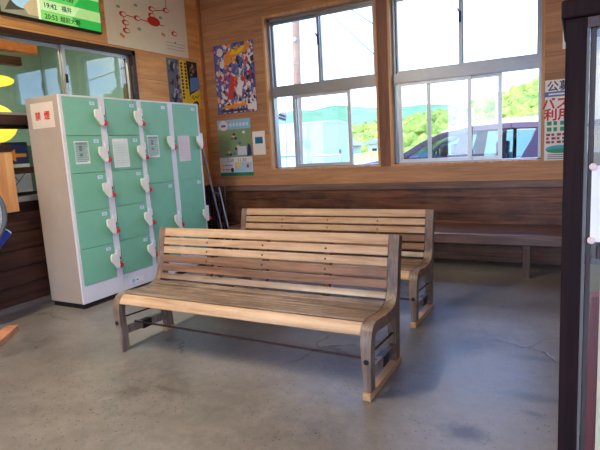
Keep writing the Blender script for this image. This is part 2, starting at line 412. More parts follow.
# office window in the left wall
rt = root_struct('window_3', 'dark framed sliding window of the ticket office above the lockers', 'window', (0, -2.7, .94)); o = Vector(rt.location)
b = MB()
b.box(-.15, .03, LWY1-.05, LWY1, .94, 2.375); b.box(-.15, .03, LWY0, LWY1, 2.325, 2.375); b.box(-.15, .03, LWY0, LWY0+.05, .94, 2.375)
b.box(-.15, .03, LWY0, LWY1, 1.585, 1.665); b.build('frame', DARK_TY, rt)
def ysash(y0, y1, x, z0, z1, m=ALU_LT, w=.03):
    b = MB(); d = .026
    b.box(x-d, x, y0, y0+w, z0, z1); b.box(x-d, x, y1-w, y1, z0, z1); b.box(x-d, x, y0+w, y1-w, z0, z0+w); b.box(x-d, x, y0+w, y1-w, z1-w, z1)
    s = b.build('sash', m, rt); MB().box(x-.016, x-.011, y0+w, y1-w, z0+w, z1-w).build('pane', GLASS, s); return s
ysash(-2.06, -1.24, -.02, 1.665, 2.325); ysash(-2.90, -2.03, -.055, 1.665, 2.325); ysash(-3.72, -2.86, -.02, 1.665, 2.325)
ysash(-2.44, -1.24, -.02, .98, 1.585, ALU_DK); ysash(-3.72, -2.40, -.055, .98, 1.585, ALU_DK)
b = MB(); b.box(-.06, -.015, -4.2, -1.25, 1.17, 1.225); b.build('rail', DARK_TY, rt)
b = MB(); b.box(-.2, .06, LWY0, LWY1+.02, .935, .98); b.build('sill', ALU, rt, bevel=.004)
k = MB(); k.box(-.02, .0, -2.055, -2.04, 1.98, 2.06); k.build('latch', BLACK, rt)
for ch in rt.children: ch.matrix_parent_inverse = Matrix.Translation(-o)
struct(MB().box(0, .07, -2.96, -2.735, .86, 1.36).build('trim_3', PINE_TZ, bevel=.004))
struct(MB().box(0, .08, -3.2, -2.735, 1.36, 1.42).build('trim_4', DARK_TY, bevel=.004))
# the office beyond it
TEAL = plain('teal_plaster', (128, 168, 158), .7)
b = MB(); b.box(-3.3, -3.15, -6, .16, 0, ZC); b.box(-3.3, -.15, .0, .16, 0, ZC); b.box(-3.3, -.15, -6.1, -6, 0, ZC)
struct(b.build('wall_office', TEAL))

# ------------------------------------------------------------------ coin lockers
LX0, LX1, LY0, LY1, LZ = .126, .549, -2.594, -.870, 1.79
root = thing('coin_locker', 'mint green bank of coin lockers with white frame standing against the left wall', 'locker', (LX0, LY0, 0))
ro = Vector(root.location)
def P(b, name, m, par, bevel=0, smooth=False):
    b.v = [tuple(Vector(p)-ro) for p in b.v]; return b.build(name, m, par, bevel, smooth)
b = MB(); b.box(LX0, LX1-.016, LY0, LY1, .044, LZ); P(b, 'body', LOCK_SIDE, root, .003)
b = MB(); b.box(LX0+.02, LX1-.01, LY0+.012, LY1-.012, 0, .044); P(b, 'plinth', BLACK_P, root)
cols = [(-2.566, -2.212), (-2.141, -1.765), (-1.708, -1.352), (-1.281, -.897)]
rows5 = [1.775, 1.458, 1.147, .825, .509, .195]; rows2 = [1.775, .990, .195]
b = MB()
b.box(LX1-.016, LX1, LY0, cols[0][0], .044, LZ); b.box(LX1-.016, LX1, cols[3][1], LY1, .044, LZ)
for i in range(3): b.box(LX1-.016, LX1, cols[i][1], cols[i+1][0], .044, LZ)
for a, c in cols: b.box(LX1-.016, LX1, a, c, 1.775, LZ); b.box(LX1-.016, LX1, a, c, .044, .195)
P(b, 'front_frame', LOCK_WHITE, root, .0015)
b = MB(); b.box(LX1, LX1+.0015, -2.06, -1.90, .085, .13); b.box(LX1+.0015, LX1+.002, -1.99, -1.97, .1, .115, 1); b.box(LX1+.0015, LX1+.002, -2.05, -2.01, .09, .125, 2)
P(b, 'maker_plate', [PAPER, INK_BLUE, plain('pale_blue_print', (150, 196, 232), .5)], root)
HAND = [(-.060, .062), (-.046, .072), (.000, .072), (.030, .046), (.032, -.05), (.014, -.068), (-.004, -.062), (-.060, .012)]
TABLE_INK = plain('printed_grid', (148, 166, 164), .6)
PINK_P = plain('pinkish_paper', (226, 206, 206), .6, 0, .03)
num = 0
def notice(kind, y0, y1, z0, z1, d):
    s = Sheet(y1-y0, z1-z0, PINK_P if kind == 'pink' else PAPER, .001); w, h = s.w, s.h
    if kind == 'grid':
        s.rect(.02*w/.1*.05, .02, w*.96, h*.95, plain('pale_green_print', (176, 204, 190), .6))
        for r in range(9): s.rect(w*.08, h*(.08+.094*r), w*(.9 if r % 3 else .8), h*(.08+.094*r)+h*.045, TABLE_INK)
        s.rect(w*.08, h*.9, w*.92, h*.95, INK_GREY)
        for r in (2, 4, 5): s.rect(w*.3, h*(.1+.12*r), w*.5, h*(.1+.12*r)+.02, INK_GREY)
    elif kind == 'blank':
        s.rect(w*.05, h*.04, w*.95, h*.9, plain('pale_mint_paper', (216, 226, 216), .6))
        for r in range(8): s.rect(w*.14, h*(.14+.09*r), w*(.8-.05*(r % 3)), h*(.14+.09*r)+.004, plain('faint_print', (196, 208, 200), .6))
    else:
        for r in range(8): s.rect(w*.1, h*(.12+.1*r), w*(.84-.06*(r % 3)), h*(.12+.1*r)+.004, plain('faint_pink_print', (206, 182, 182), .6))
    s.mb.v = [tuple(Vector(p)) for p in s.mb.v]
    return s.place('notice', Vector((LX1+.0045, y0, z0))-ro, (0, 1, 0), (0, 0, 1), d)
ci = 0
for ci, (a, c) in enumerate(cols):
    rows = rows5 if ci < 2 else rows2
    for ri in range(len(rows)-1):
        zt, zb = rows[ri]-.002, rows[ri+1]+.002
        b = MB(); b.box(LX1-.014, LX1+.004, a+.002, c-.002, zb, zt); d = P(b, 'door', MINT, root, .002)
        num += 1
        s = Sheet(.052, .03, plain('label_card', (206, 220, 226), .5), .001); s.text('%02d' % num, .026, .0145, .026, INK_BLUE)
        s.place('number_plate', Vector((LX1+.0045, c-.092, zt-.058))-ro, (0, 1, 0), (0, 0, 1), d)
        hz = zt-.165 if ci < 2 else (1.375 if ri == 0 else .575)
        hy = c - .018
        b = MB(); b.box(LX1+.004, LX1+.03, hy-.012, hy+.02, hz-.03, hz+.05); b.prism(HAND, lambda p, q, t: (t, hy+p, hz+q), LX1+.028, LX1+.046)
        P(b, 'handle', WHITE_PL, d, .003)
        b = MB(); y = c+.038; b.box(LX1, LX1+.012, y-.02, y+.02, hz-.07, hz+.10); b.box(LX1+.012, LX1+.018, y-.012, y+.012, hz+.0, hz+.03, 1); b.tube([(LX1+.01, y, hz-.02), (LX1+.02, y, hz-.02)], .014, 12, 1)
        lk = P(b, 'lock', [LOCK_WHITE, CHROME], d, .0015)
        b = MB(); b.tube([(LX1+.02, y, hz-.045), (LX1+.042, y, hz-.045)], .020, 14); P(b, 'key_tag', RED, d, .003, True)
        if (ci, ri) == (0, 1): notice('grid', -2.505, -2.362, 1.225, 1.413, d)
        if (ci, ri) == (1, 1): notice('blank', -2.105, -1.925, 1.172, 1.43, d)
        if (ci, ri) == (2, 0): notice('grid', -1.678, -1.525, 1.245, 1.455, d)
        if (ci, ri) == (3, 0): notice('pink', -1.24, -1.06, 1.185, 1.45, d)
s = Sheet(.285, .205, plain('taped_paper', (214, 200, 182), .6, 0, .02), .0015)
s.text('禁', .085, .094, .074, INK_RED, bold=.0022); s.text('煙', .200, .094, .074, INK_RED, bold=.0022)
s.place('no_smoking_sheet', Vector((.186, LY0, 1.535))-ro, (1, 0, 0), (0, 0, 1), root)

# ------------------------------------------------------------------ slatted benches
def catmull(pts, k=6):
    out = []
    for i in range(len(pts)-1):
        p0 = pts[max(i-1, 0)]; p1 = pts[i]; p2 = pts[i+1]; p3 = pts[min(i+2, len(pts)-1)]
        for j in range(k):
            t = j/k
            out.append(tuple(.5*((2*p1[a])+(-p0[a]+p2[a])*t+(2*p0[a]-5*p1[a]+4*p2[a]-p3[a])*t*t+(-p0[a]+3*p1[a]-3*p2[a]+p3[a])*t**3) for a in (0, 1)))
    out.append(pts[-1]); return out
def arclen(c):
    s = [0]
    for i in range(1, len(c)): s.append(s[-1]+math.dist(c[i], c[i-1]))
    return s
def at_s(c, sl, s):
    for i in range(1, len(c)):
        if sl[i] >= s:
            t = (s-sl[i-1])/max(1e-9, sl[i]-sl[i-1]); p = tuple(c[i-1][a]+(c[i][a]-c[i-1][a])*t for a in (0, 1))
            d = Vector((c[i][0]-c[i-1][0], c[i][1]-c[i-1][1])).normalized(); return p, d
    return c[-1], Vector((c[-1][0]-c[-2][0], c[-1][1]-c[-2][1])).normalized()
def offset(c, d):
    out = []
    for i in range(len(c)):
        a = c[max(i-1, 0)]; b2 = c[min(i+1, len(c)-1)]; t = Vector((b2[0]-a[0], b2[1]-a[1])).normalized()
        out.append((c[i][0]+t.y*d, c[i][1]-t.x*d))
    return out
PROF = catmull([(.012, .0), (.008, .12), (.0, .22), (.002, .29), (.018, .345), (.05, .378), (.095, .386), (.17, .378), (.25, .371), (.33, .372), (.385, .388), (.417, .425), (.434, .475), (.45, .56), (.47, .655), (.495, .747)])
PL = arclen(PROF)
BW = 1.774
def bench():
    rt = thing('slatted_bench', 'weathered wooden slatted bench at the front, whole length in view before the lockers', 'bench', (1.570, -3.168, 0), 'slatted waiting benches')
    fx = .058
    # side frames: an S-shaped ribbon from floor to top
    for x0, nm in ((0, 'side_frame'), (BW-fx, 'side_frame')):
        out = PROF; base = .0
        inn = offset(PROF, .058)
        inn = [p for p in inn]
        k = [max(0, p[1]) for p in inn]; inn = [(p[0], q) for p, q in zip(inn, k)]
        b = MB(); n = len(out)
        if x0 > 0:
            out = [(p[0], max(p[1], .036)) for p in out]; inn = [(p[0], max(p[1], .036)) for p in inn]
        vs = []; tp = lambda z, e: (.014 if e else .010)*(1-min(1, z/.33))
        for X, e in ((x0, x0 == 0), (x0+fx, x0 > 0)):
            sg = -1 if X > x0 else 1
            vs += [(X+sg*tp(p[1], e), p[0], p[1]) for p in out]+[(X+sg*tp(p[1], e), p[0], p[1]) for p in inn]
        fs = []
        for i in range(n-1):
            fs += [(i, i+1, n+i+1, n+i), (2*n+i, 3*n+i, 3*n+i+1, 2*n+i+1), (i, 2*n+i, 2*n+i+1, i+1), (n+i, n+i+1, 3*n+i+1, 3*n+i)]
        fs += [(0, n, 3*n, 2*n), (n-1, 3*n-1, 4*n-1, 2*n-1)]
        b.add(vs, fs); b.build(nm, FRAME_W, rt, .004, True)
        # rear leg
        zf = .036 if x0 > 0 else .03
        pl = [(.415, .40), (.395, .33), (.408, .2), (.424, zf), (.49, zf), (.482, .2), (.478, .36), (.49, .47)]
        b = MB(); b.prism(pl, lambda p, q, t: (t + (.012*(1-min(1, q/.33)) if x0 == 0 and t < x0+.03 else (-.012*(1-min(1, q/.33)) if x0 > 0 and t > x0+.03 else 0)), p, q), x0+.003, x0+fx-.003); b.build('leg', FRAME_W, rt, .004)
        # stretcher between the legs, with iron bracket and tie rod
        b = MB(); b.bar((x0+fx/2, .05, .135), (x0+fx/2, .43, .115), .034, .05); st = b.build('stretcher', FRAME_W, rt, .004)
        b = MB(); b.box(x0+fx/2-.021, x0+fx/2+.021, .20, .28, .096, .152); b.build('bracket', BLACK, st)
        b = MB(); b.tube([(x0+fx/2, .045, .225), (x0+fx/2, .43, .205)], .006, 8); b.build('tie_rod', RUST, rt, 0, True)
        b = MB(); b.tube([(x0+fx/2, -.004, .20), (x0+fx/2, .012, .20)], .014, 12); b.build('bolt', BLACK, rt, .002, True)
    b = MB(); b.box(.012, fx-.004, .415, .50, 0, .032); q = b.build('foot_block', NEW_W, rt, .003)
    b = MB(); b.box(BW-fx+.006, BW-.011, -.008, .50, 0, .036); b.build('runner', NEW_W, rt, .003)['label'] = 'pale new wood runner'
    b = MB(); b.tube([(fx/2, .15, .165), (BW-fx/2, .15, .150)], .007, 8); b.build('long_rod', RUST, rt, 0, True)
    # hidden ribs behind the slats
    inn1 = offset(PROF, .024); inn2 = offset(PROF, .058)
    i0 = next(i for i, p in enumerate(PROF) if p[1] > .35)
    for k in (.25, .5, .75):
        X0 = BW*k-.018; b = MB(); a = inn1[i0:]; c = inn2[i0:]; n = len(a); vs = []
        for X in (X0, X0+.036): vs += [(X, p[0], p[1]) for p in a]+[(X, p[0], p[1]) for p in c]
        fs = []
        for i in range(n-1): fs += [(i, i+1, n+i+1, n+i), (2*n+i, 3*n+i, 3*n+i+1, 2*n+i+1), (i, 2*n+i, 2*n+i+1, i+1), (n+i, n+i+1, 3*n+i+1, 3*n+i)]
        fs += [(0, n, 3*n, 2*n), (n-1, 3*n-1, 4*n-1, 2*n-1)]
        b.add(vs, fs); b.build('rib', SL_MID, rt, .002, True)
    # slats along the curve
    total = PL[-1]; s1 = total
    plan = []
    wdt = [.058, .049, .048, .05, .05, .043, .038]; gaps = [.011, .013, .013, .012, .015, .016, .010]
    for w, g in zip(wdt, gaps): plan.append((s1-w, s1)); s1 -= w+g
    sfront = next(PL[i] for i, p in enumerate(PROF) if p[1] > .325)
    nose = .074
    seat_len = s1-(sfront+nose+.006); ns = 6; pitch = seat_len/ns
    for i in range(ns): plan.append((s1-pitch*(i+1)+.0085, s1-pitch*i-.0))
    kinds = [SL_LIGHT, SL_LIGHT, SL_LIGHT, SL_MID, SL_MID, SL_GREY, SL_GREY, SL_GREY, SL_GREY, SL_GREY, SL_GREY, SL_GREY, SL_GREY, SL_GREY]
    def slat(sa, sb, m, n=4):
        b = MB(); top = []; bot = []
        for i in range(n+1):
            p, d = at_s(PROF, PL, sa+(sb-sa)*i/n); top.append((p[0]-d.y*.003, p[1]+d.x*.003)); bot.append((p[0]+d.y*.022, p[1]-d.x*.022))
        pl = top+bot[::-1]
        b.prism(pl, lambda p, q, t: (t, p, q), fx+.001, BW-fx-.001); return b.build('slat', m, rt, .004, True)
    for (sa, sb), m in zip(plan, kinds):
        o = slat(sa, sb, m)
        if sb > total-.2:     # screw heads in the top rows
            p, d = at_s(PROF, PL, (sa+sb)/2); b = MB()
            if sb < total-.03:
                for k in (.25, .5, .75):
                    b = MB(); c = (BW*k, p[0]-d.y*.0025, p[1]+d.x*.0025); b.tube([c, (c[0], c[1]-d.y*.003, c[2]+d.x*.003)], .006, 8)
                    b.build('screw', BLACK, o)
    slat(sfront, sfront+nose, SL_LIGHT, 8)
    return rt
b1 = bench()
b2 = dup_tree(b1); b2.location = (1.555, -2.108, 0); b2.scale.x = .970
b2['label'] = 'weathered wooden slatted bench behind the front one, mostly hidden by it'

# built-in seat along the back wall
wbch = thing('built_in_bench', 'long dark wooden built-in seat fixed along the back wall under the windows', 'bench', (3.0, -.31, 0)); ro = Vector(wbch.location)
b = MB()
for i in range(4): b.box(.64, X1-.02, -.60+i*.146, -.60+i*.146+.14, .355, .392)
P(b, 'seat', SEAT_W, wbch, .004)
b = MB(); b.box(.64, X1-.02, -.627, -.602, .300, .390); P(b, 'apron', SEAT_W, wbch, .006)
for x in (.9, 2.35, 3.83, 5.3):
    b = MB(); b.box(x-.03, x+.03, -.60, -.54, 0, .355); b.box(x-.025, x+.025, -.54, -.02, .30, .355); P(b, 'leg', wood('seat_leg_wood', (92, 70, 56), (64, 46, 38), 'Z', .5, 1), wbch, .003)

# ------------------------------------------------------------------ sheets on the walls
# generic festival-style poster: bursts, ribbons and blocks of colour
C_ = lambda n, c, r=.45: plain(n, c, r, 0, .04)
PB, PW, PO, PR, PV, PY, PK, PN, PS = C_('print_blue', (74, 108, 176)), C_('print_white', (222, 214, 212)), C_('print_orange', (226, 142, 46)), C_('print_red', (196, 62, 54)), C_('print_violet', (96, 76, 136)), C_('print_yellow', (236, 196, 36)), C_('print_black', (34, 32, 40)), C_('print_navy', (44, 54, 104)), C_('print_skin', (214, 176, 152))
rnd = random.Random(11)
w, h = .594, .84
s = Sheet(w, h, PV)
zz = 0
for i in range(620):
    x, y = rnd.uniform(.01, w-.01), rnd.uniform(.01, h-.01); k = rnd.randint(3, 6); r = rnd.uniform(.008, .032) if i > 90 else rnd.uniform(.03, .07); a0 = rnd.uniform(0, 6)
    m = rnd.choice([PB, PB, PN, PW, PW, PW, PO, PR, PV, PS, PS, PK, PB])
    pts = []
    for j in range(k):
        q = r*rnd.uniform(.5, 1.3); pts.append((min(w-.004, max(.004, x+q*math.cos(a0+6.283*j/k))), min(h-.004, max(.004, y+1.4*q*math.sin(a0+6.283*j/k)))))
    s.poly(pts, m, .003+.000004*(i+1))
s.lay = 11
s.poly([(.20, .70), (.27, .79), (.30, .74), (.36, .82), (.40, .75), (.50, .83), (.56, .79), (.50, .73), (.42, .71), (.34, .68), (.27, .66)], PO)
s.poly([(.24, .71), (.30, .77), (.34, .73), (.41, .78), (.48, .79), (.44, .74), (.35, .70)], PY)
s.disc(.21, .66, .055, .075, PO); s.disc(.10, .75, .045, .05, PW); s.disc(.12, .6, .035, .045, PW)
s.poly([(.17, .18), (.24, .46), (.30, .44), (.25, .16)], PR); s.poly([(.30, .24), (.36, .42), (.42, .36), (.38, .2)], PW)
s.poly([(.06, .07), (.12, .10), (.45, .12), (.44, .085), (.2, .06)], PO); s.rect(.06, .02, .5, .05, PN); s.rect(.46, .03, .56, .10, PW)
o = s.place('festival_poster', (.169, -.001, 1.727), (1, 0, 0), (0, 0, 1)); tag(o, 'busy blue and orange poster on pine wall, upper left of the windows', 'poster')

s = Sheet(.506, .706, C_('leaflet_green', (128, 152, 112)))
s.rect(0, .585, .506, .706, C_('leaflet_sky', (138, 186, 214))); s.disc(.095, .635, .068, .062, PW); s.rect(.06, .618, .13, .645, INK_BLUE)
for i in range(6): s.rect(.19+i*.05, .62, .225+i*.05, .66, C_('leaflet_pale', (190, 216, 228)))
for i, (x, y, m) in enumerate([(.24, .50, PY), (.27, .47, PN), (.22, .47, PB), (.33, .41, PB), (.30, .37, PY), (.27, .34, PN), (.16, .30, PY), (.18, .27, PN), (.13, .27, PB), (.36, .36, PN), (.25, .52, PN), (.24, .28, PB), (.40, .54, PW)]):
    s.disc(x, y, .024, .018, m, 10)
s.rect(.29, .26, .43, .37, C_('leaflet_grey', (196, 204, 214))); s.poly([(.43, .24), (.5, .26), (.49, .38), (.45, .4)], PN)
s.rect(0, .045, .506, .235, PW); s.text('7.30', .17, .196, .06, INK); s.text('11.30', .345, .196, .06, INK)
s.rect(.03, .12, .06, .15, PY); s.rect(.03, .065, .06, .095, PY); s.rect(.075, .125, .22, .145, PB) if False else None
s.rect(.235, .055, .49, .17, C_('leaflet_box', (158, 194, 218))); s.rect(.25, .12, .33, .16, PY); s.disc(.19, .075, .025, .03, PN, 12); s.disc(.43, .12, .02, .025, PR, 10)
s.rect(.075, .13, .2, .14, INK_GREY); s.rect(.075, .075, .15, .085, INK_GREY)
s.rect(0, 0, .506, .04, C_('leaflet_teal', (30, 122, 96)))
o = s.place('event_leaflet', (.140, -.001, .948), (1, 0, 0), (0, 0, 1)); tag(o, 'green leaflet poster with pale blue header under the busy blue poster', 'poster')

s = Sheet(.46, .736, PAPER)
s.text('公募中', .165, .672, .10, PN, bold=.002); s.rect(.0, .585, .46, .63, PB); s.rect(.03, .6, .3, .615, PAPER); s.text('バス・鉄道', .262, .515, .115, INK_RED, bold=.0035); s.text('利用で', .165, .415, .115, INK_RED, bold=.0035)
for i in range(2):
    for j in range(7): s.rect(.02+j*.055, .325-i*.055, .06+j*.055-.01*(j % 2), .362-i*.055, INK_GREEN)
for i in range(3):
    for j in range(8): s.rect(.015+j*.045, .228-i*.034, .05+j*.045-.012*((i+j) % 2), .25-i*.034, C_('print_maroon', (150, 66, 66)))
s.disc(.13, .105, .12, .036, C_('print_cyan', (58, 168, 178)), 20); s.disc(.13, .088, .11, .02, INK_GREEN, 20)
for i in range(3): s.rect(.03, .05-i*.018, .32-.04*i, .057-i*.018, INK_GREY)
o = s.place('bus_notice', (3.930, -.001, 1.002), (1, 0, 0), (0, 0, 1)); tag(o, 'white notice with large red lettering between the windows and glass cabinet', 'notice')
o = MB().box(4.068, 4.3, -.004, -.001, 2.00, 2.26).build('blank_sheet', PAPER); tag(o, 'white sheet pinned high on pine wall, mostly hidden by cabinet post', 'paper')

# wall controller
r_ = thing('wall_controller', 'white plastic wall controller with small blue screen beside window', 'controller', (.762, -.001, 1.195)); ro = Vector(r_.location)
b = MB(); b.box(.672, .852, -.022, -.001, 1.195, 1.485); P(b, 'body', WHITE_PL, r_, .006)
b = MB(); b.box(.712, .822, -.0255, -.021, 1.335, 1.415); P(b, 'screen', C_('screen_blue', (44, 110, 150), .2), r_, .002)

# left wall: train poster, route map, timetable display
s = Sheet(.54, .54, PK)
s.poly([(.0, .0), (.28, .0), (.24, .54), (0, .54)], C_('photo_grey', (104, 108, 116)))
for i in range(40):
    x, y, r = rnd.uniform(.02, .22), rnd.uniform(.02, .5), rnd.uniform(.012, .045); s.poly([(x-r, y), (x, y-r), (x+r*.6, y+r*1.5), (x-.4*r, y+r)] if x > r+.01 and y > r+.01 else [(x, y), (x+r, y), (x, y+r)], rnd.choice([PK, PK, PN, C_('photo_pale', (170, 168, 166)), C_('photo_red', (130, 80, 76))]))
s.poly([(.21, .03), (.36, .03), (.33, .535), (.20, .535)], PY)
for cx in (.24, .305):
    for r in range(11 if cx < .3 else 8): s.rect(cx-.017, .485-r*.04, cx+.017, .512-r*.04, PK)
for i in range(18):
    x, y = rnd.uniform(.36, .5), rnd.uniform(.38, .5); s.disc(x, y, .022, .022, rnd.choice([C_('photo_brown', (92, 80, 62)), C_('photo_tan', (166, 142, 112)), PK]), 7)
s.poly([(.37, .34), (.54, .36), (.54, .22), (.35, .16)], C_('photo_blue', (92, 136, 190))); s.poly([(.3, 0), (.54, 0), (.54, .215), (.36, .14)], PY)
s.text('Train', .44, .095, .06, PK) if False else None
for (a, b_) in (((.37, .09), (.40, .13)), ((.40, .13), (.41, .08)), ((.41, .08), (.45, .13)), ((.45, .13), (.47, .10)), ((.47, .10), (.52, .15))): s.line(*a, *b_, .008, PK)
s.poly([(.36, .0), (.4, .05), (.47, .07), (.5, .03), (.45, 0)], PK)
o = s.place('train_poster', (.001, -.69, 1.835), (0, 1, 0), (0, 0, 1)); tag(o, 'black and yellow photo poster on left wall just above the lockers', 'poster')

s = Sheet(1.235, .72, CREAM, .006); OX, OZ = -1.525, 2.405
pz = lambda y, z: (y-OX, z-OZ)
def stop(y, z, big=False):
    a, b_ = pz(y, z)
    if big: s.disc(a, b_, .10, .05, INK_RED, 24)
    else: s.disc(a, b_, .05, .028, INK_RED, 20); s.disc(a+.012, b_, .032, .018, CREAM, 16)
def route(*p):
    for q, r in zip(p, p[1:]): s.line(*pz(*q), *pz(*r), .010, INK_RED)
route((-1.29, 2.735), (-1.27, 2.66), (-1.265, 2.575)); route((-1.29, 2.735), (-1.09, 2.73), (-.85, 2.72)); route((-.85, 2.72), (-.84, 2.87)); route((-.85, 2.86), (-.62, 2.90), (-.62, 3.05)); route((-.85, 2.72), (-.68, 2.72))
for p in ((-1.29, 2.735), (-1.265, 2.655), (-1.262, 2.575), (-1.09, 2.73), (-.87, 2.80), (-.86, 2.87), (-.63, 2.90)): stop(*p)
stop(-.845, 2.74, True); stop(-.52, 2.66)
s.line(*pz(-1.36, 2.53), *pz(-1.30, 2.50), .03, PO); s.line(*pz(-.74, 2.63), *pz(-.68, 2.61), .03, PO)
for (y, z) in ((-1.35, 2.80), (-1.1, 2.86), (-.73, 2.80), (-1.08, 2.62)): s.disc(*pz(y, z), .03, .016, C_('map_green', (150, 164, 120)), 12)
for i in range(3): s.rect(*pz(-.68, 2.545-i*.035), *pz(-.36, 2.549-i*.035), INK_GREY)
s.disc(*pz(-.52, 2.56), .012, .008, INK, 8)
o = s.place('route_map', (.001, OX, OZ), (0, 1, 0), (0, 0, 1)); tag(o, 'large cream route map with red line diagram on left wall', 'map')

tv = thing('timetable_display', 'green lit timetable display with photo panel high on left wall', 'display', (0, -2.1, 2.485)); ro = Vector(tv.location)
b = MB(); b.box(.001, .05, -2.655, -1.622, 2.475, 3.10); P(b, 'casing', BLACK, tv, .004)
def scr(n, c): return plain(n, c, .25, 0, .08, emit=.55)
G1, G2, GP = scr('screen_green', (40, 150, 62)), scr('screen_pale_green', (146, 184, 116)), scr('screen_photo', (120, 116, 96))
s = Sheet(1.012, .59, G1, .002)
s.rect(0, 0, .335, .59, GP); s.poly([(.03, .02), (.2, .05), (.3, .2), (.12, .16)], scr('screen_dark', (60, 62, 48))); s.disc(.2, .16, .12, .1, scr('screen_sky', (140, 172, 184)), 18); s.poly([(.24, .02), (.335, .02), (.335, .2), (.2, .08)], scr('screen_tan', (166, 150, 110)))
s.rect(.335, 0, .36, .59, scr('screen_light', (206, 208, 176)))
s.poly([(.36, 0), (.74, 0), (.68, .08), (.36, .08)], scr('screen_lime', (112, 184, 92)))
s.rect(.36, .083, 1.012, .178, G2); s.poly([(.36, .083), (.7, .083), (.78, .178), (.36, .178)], scr('screen_pale', (166, 200, 140)))
s.poly([(.36, .181), (.72, .181), (.8, .275), (.36, .275)], scr('screen_lime2', (84, 178, 80))); s.rect(.36, .278, 1.012, .37, G2)
s.text('20:53', .46, .035, .06, INK, bold=.0012); s.text('越前大野', .66, .035, .055, INK, bold=.0008); s.text('19:42', .46, .13, .06, INK, bold=.0012); s.text('福井', .63, .13, .055, INK, bold=.0008); s.text('大野', .66, .228, .058, INK, bold=.0012); s.text('18:10', .46, .228, .06, INK, bold=.0012)
s.place('screen', Vector((.051, -2.645, 2.492))-ro, (0, 1, 0), (0, 0, 1), tv)

# ------------------------------------------------------------------ things standing about
# folding trolley leaning beside the lockers
t = thing('folding_trolley', 'folded metal trolley with wire panel leaning between lockers and back wall', 'trolley', (.4, -.35, 0)); ro = Vector(t.location)
def tp(u0, z): return None
STEEL = plain('galvanised_tube', (150, 158, 168), .35, .7)
p0, p1 = Vector((.20, -.42, 1.33)), Vector((.46, -.42, .02))
b = MB(); b.tube([p0, p1], .012, 10); P(b, 'pole', STEEL, t, 0, True)
q0, q1 = Vector((.405, -.42, .84)), Vector((.56, -.42, .02))
b = MB(); b.tube([q0, q1], .010, 10); P(b, 'short_pole', STEEL, t, 0, True)
b = MB(); b.tube([(.305, -.42, .78), (.42, -.42, .76)], .011, 8); P(b, 'clamp', STEEL, t, 0, True)
b = MB()
for i in range(7): x = .10+i*.05; b.tube([(x, -.30, .02), (x, -.30, .90)], .003, 6)
for i in range(9): z = .06+i*.1; b.tube([(.09, -.30, z), (.41, -.30, z)], .003, 6)
for i in range(4):
    z = .1+i*.2; b.tube([(.1, -.303, z), (.2, -.306, z+.14), (.3, -.303, z), (.4, -.306, z+.14)], .004, 6)
P(b, 'wire_panel', plain('grey_wire', (92, 98, 112), .4, .6), t, 0, True)
b = MB(); b.box(.08, .58, -.45, -.28, 0, .03); P(b, 'base', BLACK, t, .004)

# round fan on a blue arm at the left edge
f = thing('wall_fan', 'round grey fan with dark rim and blue arm fixed beside office window', 'fan', (0.02, -3.3, .42)); ro = Vector(f.location)
cx, cy, cz, rr = .30, -3.345, .905, .290
# the fan faces the camera side
ax = Vector((.80, -.58, .12)).normalized(); e1 = Vector((0, 0, 1)).cross(ax).normalized(); e2 = ax.cross(e1)
cc = Vector((cx, cy, cz)); ring = lambda r, d=0, n=40: [cc+ax*d+(e1*math.cos(6.28318*i/n)+e2*math.sin(6.28318*i/n))*r for i in range(n)]
b = MB(); b.tube(ring(rr), .017, 10, 0, True); P(b, 'rim', plain('dark_grey_rubber', (74, 78, 88), .6), f, 0, True)
b = MB()
for r, d in ((.26, .012), (.22, .02), (.18, .027), (.14, .033), (.10, .036), (.07, .038)): b.tube(ring(r, d, 28), .0022, 6, 0, True)
for i in range(24):
    a = 6.28318*i/24; e = e1*math.cos(a)+e2*math.sin(a); b.tube([cc+e*.285, cc+ax*.026+e*.18, cc+ax*.04+e*.05], .002, 5)
P(b, 'guard', ALU_LT, f, 0, True)
b = MB(); b.tube([cc-ax*.01, cc-ax*.004], .285, 40); P(b, 'back_disc', plain('fan_grey', (150, 152, 152), .5), f)
b = MB(); b.tube([cc-ax*.03, cc+ax*.045], .045, 20); P(b, 'hub', plain('fan_hub_grey', (124, 128, 134), .4), f, .004, True)
BLUE = plain('blue_tube', (28, 56, 150), .4)
b = MB(); b.tube([(.40, -3.075, .750), (.40, -3.26, .575), (.30, -3.49, .455), (.02, -3.57, .425)], .036, 14); P(b, 'arm', BLUE, f, 0, True)
b = MB(); b.tube([(.40, -3.075, .7505), (.40, -3.067, .758)], .033, 14); P(b, 'arm_cap', plain('pale_cap', (170, 206, 226), .4), f)
b = MB(); b.tube([cc-ax*.03, (.24, -3.37, .70), (.33, -3.42, .495)], .014, 8); P(b, 'bracket', BLUE, f, 0, True)

# offcut of timber on the floor
b = MB(); b.bar((.44, -3.16, .0225), (.80, -3.62, .0225), .09, .045); o = b.build('timber_offcut', wood('offcut_wood', (198, 140, 104), (170, 112, 80), 'X', .6, 1), bevel=.002)
tag(o, 'short tan timber offcut lying on the concrete at the left edge', 'timber')

